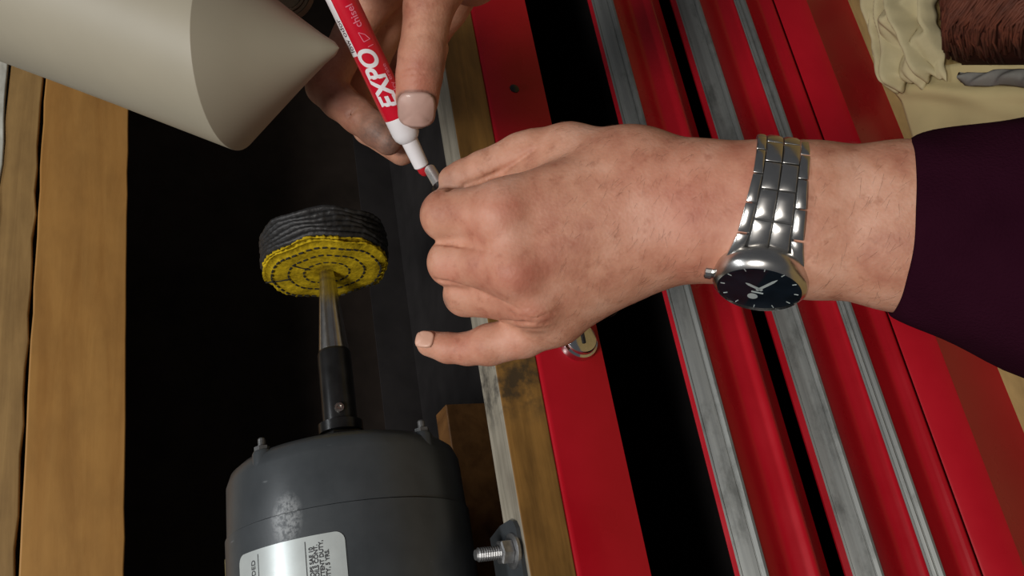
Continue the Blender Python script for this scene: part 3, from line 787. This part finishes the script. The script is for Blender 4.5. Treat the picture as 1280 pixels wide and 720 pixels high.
# --- right hand
RH = Field(hm(360, -420, 470)-np.array([0, 20, 30]), hm(700, 240, 520)+np.array([120, 0, 60]), HV)
RT = [(hm(640, -60, 485), 19), (hm(560, -40, 470), 15.5), (hm(536, 8, 464), 12.4), (hm(527, 70, 462), 11.4), (hm(524, 95, 462.5), 11.3), (hm(521, 122, 464.5), 10.5), (hm(520.5, 137.5, 466.8), 9.6)]
RH.cone(hm(640, -360, 500), hm(610, -200, 500), 27, 24, 8)
RH.cone(hm(610, -200, 500), hm(570, -90, 502), 24, 22, 14)
RH.cone(hm(640, -140, 500), hm(590, -30, 500), 22, 16, 14)
RH.cone(hm(560, -110, 500), hm(466, -6, 500), 20, 12.5, 14)
RH.cone(hm(570, -100, 512), hm(498, -10, 520), 20, 12.5, 12)
RH.cone(hm(590, -90, 515), hm(530, 0, 532), 19, 12, 12)
RH.cone(hm(610, -80, 515), hm(560, 10, 535), 18, 11, 12)
RH.chain(RT, 3, 12)
RH.chain([(hm(466, -6, 500), 12), (hm(440, 45, 501), 10.3), (hm(407, 108, 503), 10.6), (hm(424, 126, 500), 9.9), (hm(448, 145, 496), 9.6), (hm(470, 162, 492), 9.0), (hm(485, 176, 490), 7.8)], 2.4, 6)
RH.chain([(hm(498, -10, 520), 12), (hm(450, 110, 526), 10), (hm(462, 160, 522), 9.4), (hm(502, 190, 511), 7.6)], 2.4, 6)
RH.chain([(hm(530, 0, 532), 11.5), (hm(488, 84, 548), 9.8), (hm(510, 108, 546), 9), (hm(522, 84, 534), 8)], 2.4, 6)
RH.chain([(hm(560, 10, 535), 10.5), (hm(528, 70, 552), 9), (hm(538, 84, 548), 8), (hm(546, 60, 536), 7)], 2.4, 6)
for pl, r in (([(500, 88), (512, 85), (525, 84), (538, 85), (550, 87)], .55), ([(501, 94), (513, 92), (525, 91), (538, 92), (548, 94)], .45), ([(424, 97), (431, 105), (437, 116)], .7), ([(452, 129), (443, 138), (433, 150)], .6), ([(445, 124), (437, 134)], .4)):
    RH.crease(pl, r)
VL, FL = LH.nets(); VR, FR = RH.nets()
def relax(V, Fq, it):
    n = len(V); e = np.vstack([Fq[:, [0, 1]], Fq[:, [1, 2]], Fq[:, [2, 3]], Fq[:, [3, 0]]]); e = np.vstack([e, e[:, ::-1]])
    deg = np.bincount(e[:, 0], minlength=n)[:, None]
    for _ in range(it):
        s = np.stack([np.bincount(e[:, 0], weights=V[e[:, 1], k], minlength=n) for k in range(3)], 1)
        V = V*.5+.5*s/np.maximum(deg, 1)
    return V
VL = relax(VL, FL, 2); VR = relax(VR, FR, 3)
VH = np.vstack([VL, VR]); FH = np.vstack([FL, FR+len(VL)])
def blob(P, c, r): return np.exp(-((np.linalg.norm(P-np.asarray(c), axis=1)/r)**2))
red = np.zeros(len(VH)); dirt = np.zeros(len(VH)); pale = np.zeros(len(VH))
for c, r, a in ((L(633, 262, 402), 9, .36), (L(620, 270, 404), 18, .22), (L(652, 350, 400), 13, .34), (L(630, 340, 404), 26, .2), (L(668, 392, 405), 9, .25), (L(560, 345, 422), 9, .3), (L(600, 285, 410), 12, .25), (L(860, 255, 392), 30, .25), (L(640, 440, 425), 10, .2), (L(570, 440, 438), 14, .2), (hm(520, 100, 452), 14, .3)):
    red = np.maximum(red, a*blob(VH, c, r))
for c, r, a in ((hm(470, 165, 484), 15, .85), (hm(488, 180, 484), 11, 1.0), (hm(440, 135, 488), 13, .45), (hm(505, 195, 506), 9, .3), (hm(556, 90, 460), 10, .5),
                (L(523, 250, 438), 8, .75), (L(540, 240, 444), 6, .85), (L(560, 230, 446), 8, .4), (L(554, 380, 436), 3.0, .9), (hm(520, 160, 466), 6, .5), (hm(496, 140, 462), 4, .5)):
    dirt = np.maximum(dirt, a*blob(VH, c, r))
_A = hm(520.8, 134.5, 466.2); _u = -_A/np.linalg.norm(_A); _al = np.array([-.2, 6.5, 2.0]); _al /= np.linalg.norm(_al); _u -= _al*(_u@_al); _u /= np.linalg.norm(_u); _sd = np.cross(_al, _u)
_x = np.abs((VH-_A)@_sd)/9.3; _y = np.abs((VH-_A)@_al)/8.8; _rr = (_x**3.2+_y**3.2)**(1/3.2)
dirt = np.maximum(dirt, .8*np.exp(-((_rr-1.03)/.09)**2)*(((VH-_A)@_u) > 1))
tan = np.full(len(VH), .18)
WV = hand2world(VH)
person = mesh_obj('person', WV, FH, MAT['skin'], None, True, org=hand2world([0, 0, 430]))
ca = person.data.color_attributes.new('tint', 'FLOAT_COLOR', 'POINT')
ca.data.foreach_set('color', np.stack([red, dirt, pale, tan], 1).astype(np.float32).ravel())
tag(person, 'person in a maroon long sleeve marking a small steel rod with a red marker', 'person')

# nails
def nail(c, along, up, wdt, ln, curv, thick=.5, mat='nail', label=None):
    """c: nail centre (mm), along: towards the tip, up: outward normal"""
    al = np.array(along, float); al /= np.linalg.norm(al); upv = np.array(up, float); upv -= al*(upv@al); upv /= np.linalg.norm(upv); sd = np.cross(al, upv)
    VN = VH[np.linalg.norm(VH-np.array(c), axis=1) < max(wdt, ln)]
    V = []; n = 16
    for i in range(n+1):
        for j in range(n+1):
            u = 2*i/n-1; v = 2*j/n-1
            # square -> rounded shape
            s = (abs(u)**3.2+abs(v)**3.2)**(1/3.2); m = max(abs(u), abs(v))
            f = m/s if s > 0 else 1
            uu, vv = u*f, v*f
            if vv < 0: pass
            x = uu*wdt/2; y = vv*ln/2
            z = curv-(curv-math.sqrt(max(curv**2-x*x, 0)))-curv-.0018*0 - .010*y*abs(y)*(.6 if y > 0 else .5)
            base = np.array(c)+sd*x+al*y; dv = VN-base; hgt = dv@upv; lat = np.linalg.norm(dv-np.outer(hgt, upv), axis=1)
            near = (lat < 1.7) & (hgt < 4) & (hgt > -9)
            z = (hgt[near].max() if near.any() else z)
            V.append((base, z))
    G = np.array([q[1] for q in V]).reshape(n+1, n+1)
    for _ in range(6):
        P_ = np.pad(G, 1, mode='edge'); G = (P_[:-2, 1:-1]+P_[2:, 1:-1]+P_[1:-1, :-2]+P_[1:-1, 2:]+4*G)/8
    G += .42
    G[0] -= .5; G[-1] -= .5; G[:, 0] -= .5
    V = [q[0]+upv*g for q, g in zip(V, G.ravel())]
    o = mesh_obj('fingernail', hand2world(V), lattice(n, n), MAT[mat], person, True)
    so = o.modifiers.new('s', 'SOLIDIFY'); so.thickness = thick/1000; so.offset = 0
    return o
def nail_on(A, r, along, up, wdt, ln, curv, **k):
    al = np.array(along, float); al /= np.linalg.norm(al); upv = np.array(up, float); upv -= al*(upv@al); upv /= np.linalg.norm(upv)
    return nail(np.array(A)+upv*r, al, upv, wdt, ln, curv, **k)
A_ = hm(520.8, 134.5, 466.2)
nail_on(A_, 10.45, np.array([-.2, 6.5, 2.0]), -A_/np.linalg.norm(A_), 18.6, 17.5, 10.0)
A_ = hm(533, 429, 447)
nail_on(A_, 6.1, L(537, 429.5, 447)-L(575, 435, 445), np.array([-.1, -.45, -1]), 8.4, 9, 6.0, mat='nail2')

# fine hairs on the forearm and the back of the hand
person.data.update()
gh = random.Random(17); parts = []; NV = np.array([v.normal for v in person.data.vertices]); 
tocam = CAMLOC-WV; tocam /= np.linalg.norm(tocam, axis=1)[:, None]
pxs = 640+VH[:, 0]/VH[:, 2]*F; pys = 360+VH[:, 1]/VH[:, 2]*F
cand = np.where((np.einsum('ij,ij->i', NV, tocam) > .1) & (np.arange(len(VH)) < len(VL)) & (pxs > 700) & (pxs < 1150) & ((pxs < 890) | (pxs > 1020)))[0]
dirh = hand2world(np.array([-.45, .9, 0]))-hand2world(np.zeros(3)); dirh /= np.linalg.norm(dirh)
for _ in range(300):
    i = cand[gh.randrange(len(cand))]; nn = NV[i]; d = dirh+np.array([gh.random()-.5, gh.random()-.5, gh.random()-.5])*.9; d -= nn*(d@nn); d /= np.linalg.norm(d)
    ln = .003+.005*gh.random(); p0 = WV[i]-nn*.0002
    parts.append(tube([p0, p0+d*ln*.35+nn*ln*.16, p0+d*ln*.7+nn*ln*.2, p0+d*ln+nn*ln*.16], [.00003, .00003, .000026, .000012], 3, False))
hr = mesh_obj('arm_hair', *join(parts), simple('brown_hair', (.10, .05, .028, 1), .5), person, True); hr['kind'] = 'stuff'

# sleeves
def sleeve(path, seed, hem_cut=None):
    g = random.Random(seed); n = 72; V = []; Fc = []
    ph = [g.random()*6.28 for _ in range(6)]
    for i, (c, ry, rz, lean) in enumerate(path):
        for k in range(n):
            t = 2*math.pi*k/n; f = 1+.018*math.sin(3*t+ph[0]+i*.5)+.014*math.sin(5*t+ph[1]-i*.7)+.01*math.sin(9*t+i*1.3)
            V.append(np.array(c)+np.array([lean[0]*math.sin(t)+lean[1]*math.cos(t), ry*f*math.sin(t), rz*f*math.cos(t)]))
    for i in range(len(path)-1):
        for k in range(n): Fc.append((i*n+k, i*n+(k+1) % n, (i+1)*n+(k+1) % n, (i+1)*n+k))
    o = mesh_obj('sleeve', hand2world(V), Fc, MAT['knit'], person, True)
    so = o.modifiers.new('s', 'SOLIDIFY'); so.thickness = .0025
    sb = o.modifiers.new('ss', 'SUBSURF'); sb.levels = 1; sb.render_levels = 1
    return o
pth = []
for px, cy, half, d, ln in ((1122, 287, 105, 394, -1), (1124, 287, 110, 394, -1), (1132, 288, 116, 393, -1), (1150, 289, 122, 392, -1), (1185, 292, 131, 389, 0), (1225, 297, 143, 386, 0), (1270, 303, 160, 382, 1), (1330, 308, 175, 377, 1), (1420, 312, 185, 369, 1), (1560, 320, 195, 357, 1)):
    r = half*d/F; pth.append((hm(px, cy, d), r, r*.92, (-3.5, 7.5)))
sleeve(pth, 2)
pth = []
for t in np.linspace(0, 1, 7):
    c = hm(640, -355, 500)*(1-t)+(hm(640, -355, 500)+np.array([25, -110, -25]))*t; pth.append((c, 0, 0, 0))
def sleeve_tube(P, rad, seed):
    V, Fc = tube(P, rad, 60, cap=False); g = random.Random(seed)
    o = mesh_obj('sleeve', hand2world(V), Fc, MAT['knit'], person, True); o.modifiers.new('s', 'SOLIDIFY').thickness = .0025
sleeve_tube([hm(634, -325, 500)+np.array([25, -110, -25])*t for t in np.linspace(0, 1, 7)], [31, 32, 33, 34.5, 36, 38, 41], 3)

# ------------------------------------------------------------------ marker
mk_back = hm(429, 3, 447); mk_neck = hm(497, 145, 470)
mdir = mk_neck-mk_back; mdir /= np.linalg.norm(mdir)
MRr = 7.3
w_org = hand2world(mk_neck); w_dir = hand2world(mk_neck+mdir)-w_org; w_dir /= np.linalg.norm(w_dir)
to_cam = CAMLOC-w_org; to_cam -= w_dir*(to_cam@w_dir); to_cam /= np.linalg.norm(to_cam)
m_side = np.cross(w_dir, to_cam)
marker = thing('marker_pen', tuple(w_org), 'red and white dry-erase marker held between thumb and fingers', 'marker')
s_ = .001
barrel = mesh_obj('barrel', *lathe([(-.096, .0055), (-.095, .0068), (-.0945, MRr*s_), (-.001, MRr*s_), (0, MRr*s_-.0002)], w_org, w_dir, 64, to_cam), MAT['marker_red'], marker, autosm=40)
mesh_obj('end_plug', *lathe([(-.0995, .004), (-.0985, .0058), (-.095, .0062)], w_org, w_dir, 40, to_cam), MAT['marker_white'], marker, autosm=40)
mesh_obj('collar', *lathe([(-.0008, .0069), (0, .0071), (.009, .0071), (.0115, .0066), (.0135, .0052), (.0142, .0044), (.0285, .0040), (.029, .0036)], w_org, w_dir, 48, to_cam), MAT['marker_white'], marker, autosm=35)
mesh_obj('nib', *lathe([(.0285, .0030), (.0315, .0029), (.0335, .0020), (.0345, .0007)], w_org, w_dir, 24, to_cam), MAT['nib'], marker, autosm=40)
rd = -w_dir                                   # reading direction: from the nib to the back
# letter-up direction on the side facing the camera
upv = np.cross(to_cam, rd)
def on_marker(s, a, h=.00012):
    """s: distance from the neck towards the back, a: angle from camera side towards letter-up"""
    return w_org+rd*s+(to_cam*math.cos(a)+upv*math.sin(a))*(MRr*s_+h)
def mark_text(t, s0, a0, size, mat, shear=0, off=0, sx=1.0):
    V, Fc = text_mesh(t, size, shear, off, sx)
    P = [on_marker(s0+v[0], a0+(v[1]-size*.35)/(MRr*s_)) for v in V]
    return mesh_obj('lettering', P, Fc, MAT[mat], barrel)
mark_text('EXPO', .0055, math.radians(8), .0125, 'marker_white', .25, .00042, .98)
mark_text('dry erase', .012, math.radians(-40), .0040, 'marker_pink', 0, .00003)
mark_text('chisel', .0475, math.radians(-14), .0052, 'marker_pink', 0, .00004)
def band(s0, s1, a0, a1, mat, h=.00008):
    V = []; Fc = []
    for i in range(13):
        for s in (s0, s1): V.append(on_marker(s, a0+(a1-a0)*i/12, h))
    for i in range(12): Fc.append((2*i, 2*i+1, 2*i+3, 2*i+2))
    return mesh_obj('print_band', V, Fc, MAT[mat], barrel)
band(.0355, .066, math.radians(41), math.radians(80), 'marker_white')
mark_text('low odor', .0375, math.radians(59), .0046, 'print_black', 0, .00004)
# chisel arrow icon
for s0, a0, s1, a1 in ((.0405, -34, .0405, -6), (.0405, -6, .0455, -2), (.0405, -34, .0435, -22), (.0435, -22, .0455, -2), (.0375, -36, .0375, -12)):
    V = []
    for t in np.linspace(0, 1, 8):
        s = s0+(s1-s0)*t; a = math.radians(a0+(a1-a0)*t); V.append(on_marker(s, a, .0001))
    mesh_obj('icon_line', *tube(V, .00022, 5), MAT['marker_pink'], barrel)

# ------------------------------------------------------------------ steel rod held by the left hand
ra = hand2world(hm(537, 211, 478)); rb_ = hand2world(hm(556, 243, 463)); rdv = rb_-ra; rdv /= np.linalg.norm(rdv)
rod = thing('steel_rod', tuple(ra), 'short bright steel rod pinched between thumb and curled index finger', 'rod')
Lr = np.linalg.norm(rb_-ra)
MAT['bright'] = simple('bright_brushed_steel', (.85, .84, .82, 1), .38, .85, .05, 90)
mesh_obj('shank', *lathe([(0, .0024), (.0006, .0030), (Lr*.72, .0031), (Lr*.74, .0024)], ra, rdv, 28), MAT['bright'], rod, autosm=40)
mesh_obj('collar', *lathe([(Lr*.74, .0046), (Lr*.78, .0052), (Lr+.004, .0052), (Lr+.0045, .0045), (Lr+.02, .0040)], ra, rdv, 28), MAT['dark_iron'], rod, autosm=40)

# ------------------------------------------------------------------ wristwatch
wc = hm(962, 268, 406.5)
wt = math.radians(9.5)
wa = np.array([math.cos(wt), math.sin(wt), -.19]); wa /= np.linalg.norm(wa)       # along the arm
we2 = np.array([-math.sin(wt), math.cos(wt), 0.05]); we2 -= wa*(we2@wa); we2 /= np.linalg.norm(we2)   # down in the picture
we1 = np.cross(wa, we2); 
if we1[2] > 0: we1 = -we1                                                        # towards the camera
SA, SB = 30.8, 24.6                                                               # half axes along we2 / we1
def ell(t, off=0):
    p = we1*SB*math.cos(t)+we2*SA*math.sin(t); nn = we1*math.cos(t)/SB+we2*math.sin(t)/SA; nn /= np.linalg.norm(nn)
    tg = -we1*SB*math.sin(t)+we2*SA*math.cos(t); tg /= np.linalg.norm(tg)
    return wc+p+nn*off, nn, tg
watch = thing('wristwatch', tuple(hand2world(wc+we2*SA)), 'steel wristwatch with link bracelet and dark blue dial worn on the forearm', 'watch')
# arc length table
TT = np.linspace(-math.pi, math.pi, 2001); PP = np.array([ell(t, 1.2)[0] for t in TT]); SS = np.concatenate([[0], np.cumsum(np.linalg.norm(np.diff(PP, axis=0), axis=1))])
def t_at(s): return float(np.interp(s % SS[-1], SS, TT))
# dial normal: about 58 degrees from the view
tbest = min(np.linspace(.3, 1.5, 300), key=lambda t: abs((-ell(t)[1][2])-.46))
s_case = float(np.interp(tbest, TT, SS))
def link_piece(name, s0, s1, w0, w1, thick, mat, rnd_=.35, base=0.0, wmid=None):
    """curved plate between arc lengths s0..s1 (mm) and offsets along the arm w0..w1 (may be pairs for taper)"""
    w0 = w0 if isinstance(w0, tuple) else (w0, w0); w1 = w1 if isinstance(w1, tuple) else (w1, w1)
    nu, nv = 6, 4; V = []; top = []
    for lay in (0, 1):
        for i in range(nu+1):
            for j in range(nv+1):
                u = i/nu; v = j/nv; p, nn, tg = ell(t_at(s0+(s1-s0)*u), base)
                a = w0[0]*(1-u)+w0[1]*u; b = w1[0]*(1-u)+w1[1]*u
                du = min(u, 1-u)*(abs(s1-s0)); dv = min(v, 1-v)*abs(b-a)
                h = 0 if lay == 0 else thick*(1-.22*(2*v-1)**2*0)-rnd_*max(0, 1-min(du, dv)/.8)
                V.append(p+nn*h+wa*(a+(b-a)*v))
    q = (nu+1)*(nv+1); Fc = lattice(nu, nv)+[tuple(x+q for x in f) for f in lattice(nu, nv)]
    ring = [i*(nv+1) for i in range(nu+1)]+[nu*(nv+1)+j for j in range(1, nv+1)]+[i*(nv+1)+nv for i in range(nu-1, -1, -1)]+[j for j in range(nv-1, 0, -1)]
    for k in range(len(ring)): a, b = ring[k], ring[(k+1) % len(ring)]; Fc.append((a, b, b+q, a+q))
    return bevel(mesh_obj(name, hand2world(V), Fc, MAT[mat], watch), .00025, 2, 30)
pitch = 12.3
def halfw(dist):       # bracelet half width by distance from the case
    return 13.4-2.3*min(1, dist/24)
total = SS[-1]; free = total-2*17.0
nrow = int(round(free/pitch)); pitch = free/nrow
start = s_case-17.0
# dark core band under the links
V = []; Fc = []; nb = 90
for i in range(nb+1):
    s = start+2-(free+4)*i/nb; p, nn, tg = ell(t_at(s), .9)
    for wv in (-1, 1):
        V.append(p+wa*wv*9.5); V.append(p+nn*1.2+wa*wv*9.5)
for i in range(nb):
    a = 4*i; Fc += [(a, a+4, a+6, a+2), (a+1, a+3, a+7, a+5), (a, a+1, a+5, a+4), (a+2, a+6, a+7, a+3)]
mesh_obj('strap_core', hand2world(V), Fc, MAT['watch_dark'], watch)
for i in range(nrow):
    sA = start-pitch*i; sB = sA-pitch; g = .28
    hA = halfw(pitch*i); hB = halfw(pitch*(i+1)); cA = hA*.63; cB = hB*.63
    link_piece('center_link', sA-g, sB+g, (-cA+.1, -cB+.1), (-.22, -.22), 3.0, 'watch_steel', .55, .7)
    link_piece('center_link', sA-g, sB+g, (.22, .22), (cA-.1, cB-.1), 3.0, 'watch_steel', .55, .7)
    if i < nrow-1:
        o_ = pitch*.5 if True else 0
        for sg in (-1, 1):
            link_piece('side_link', sA-g-o_, sB+g-o_, (sg*cA+sg*.15, sg*cB+sg*.15), (sg*hA, sg*hB), 2.6, 'watch_steel', .5, .9)
# end links flaring into the case
for sgn, s0 in ((1, start), (-1, start-free)):
    for sg in (-1, 1):
        link_piece('end_link', s0+sgn*.3-(pitch*.5-.3 if sgn > 0 else -0.3), s0+sgn*6.0, (sg*8.6, sg*10.5), (sg*13.4, sg*16.5), 3.0, 'watch_steel', .6, .6)
    link_piece('end_link', s0+sgn*.3, s0+sgn*5.5, (-8.2, -6.0), (8.2, 6.0), 3.2, 'watch_steel', .6, .6)
pc, nc, tg = ell(t_at(s_case), 0)
nw = hand2world(pc+nc)-hand2world(pc); nw /= np.linalg.norm(nw)
aw = hand2world(pc+wa)-hand2world(pc); aw /= np.linalg.norm(aw)
d12 = np.cross(nw, aw)
# 12 o'clock lies away from the bracelet that is in view
dn = hand2world(pc+we2)-hand2world(pc)
if d12@dn < 0: d12 = -d12
d3 = -aw
co_ = hand2world(pc)-nw*.0030
CR = .0204
case = mesh_obj('case', *lathe([(-.001, CR-.003), (0, CR-.0008), (.002, CR), (.0062, CR), (.0080, CR-.0008), (.0096, CR-.0022), (.0100, CR-.0027), (.0080, CR-.0032), (.0080, .0005)], co_, nw, 72, aw), MAT['watch_steel'], watch, autosm=30)
mesh_obj('dial', *lathe([(.0086, CR-.0030), (.0088, CR-.0031), (.0088, .0003)], co_, nw, 64, aw), MAT['dial'], watch)
def on_dial(a, r, h=.0091):   # a clockwise from 12 in radians
    return co_+nw*h+(d12*math.cos(a)+d3*math.sin(a))*r
dial_z = .0089
for k in range(12):
    a = k*math.pi/6; p0 = on_dial(a, CR-.0058); p1 = on_dial(a, CR-.0040)
    mesh_obj('hour_mark', *tube([p0, p1], .00022, 6), MAT['lume'], watch)
def hand_bar(vec, wd, nm):
    v = np.array(vec); l = np.linalg.norm(v); v = v/l
    c = co_+nw*.0092; dirv = aw*v[0]+(-d12)*v[1]*1.0; sd = np.cross(nw, dirv)
    V = [c-dirv*.0015-sd*wd*.5, c-dirv*.0015+sd*wd*.5, c+dirv*l*.75+sd*wd*.5, c+dirv*l, c+dirv*l*.75-sd*wd*.5]
    V += [q+nw*.0003 for q in V]
    Fc = [(4, 3, 2, 1, 0), (5, 6, 7, 8, 9)]+[(i, (i+1) % 5, 5+(i+1) % 5, 5+i) for i in range(5)]
    mesh_obj(nm, V, Fc, MAT['lume'], watch)
hand_bar((-.0062, .0035), .0013, 'hour_hand'); hand_bar((.0062, .0098), .0012, 'minute_hand')
mesh_obj('reflection_spot', *lathe([(0, .0022), (.0002, .0022)], on_dial(.25, .0075, .0089), nw, 20), MAT['lume'], watch)  # pale disc on the dial standing in for a reflection in the crystal
mesh_obj('dial_mark', *tube([on_dial(-.55, .0042), on_dial(.75, .0042)], .00035, 6), MAT['lume'], watch)
# crown on the hand side
cw = co_-aw*(CR-.0005)+nw*.0045
cr = lathe([(0, .0024), (.001, .0032), (.0035, .0032), (.004, .0026)], cw, -aw, 14)
mesh_obj('crown', *cr, MAT['watch_steel'], watch)
cw2 = co_+aw*(CR-.0006)+nw*.0045
mesh_obj('pusher', *lathe([(0, .0018), (.0018, .0018), (.002, .0014)], cw2, aw, 14), MAT['watch_steel'], watch)
def glass():
    m = bpy.data.materials.new('crystal'); m.use_nodes = True; nt = m.node_tree; N = nt.nodes
    N.remove(N['Principled BSDF']); out = N['Material Output']
    tr_ = N.new('ShaderNodeBsdfTransparent'); gl = N.new('ShaderNodeBsdfGlossy'); gl.inputs['Roughness'].default_value = .03
    fr = N.new('ShaderNodeFresnel'); fr.inputs[0].default_value = 1.2; mx = N.new('ShaderNodeMixShader')
    nt.links.new(fr.outputs[0], mx.inputs[0]); nt.links.new(tr_.outputs[0], mx.inputs[1]); nt.links.new(gl.outputs[0], mx.inputs[2]); nt.links.new(mx.outputs[0], out.inputs[0])
    return m
mesh_obj('crystal', *lathe([(.0099, CR-.0031), (.0100, CR-.0032), (.0100, .0003)], co_, nw, 64, aw, cap=(False, True)), glass(), watch, False)
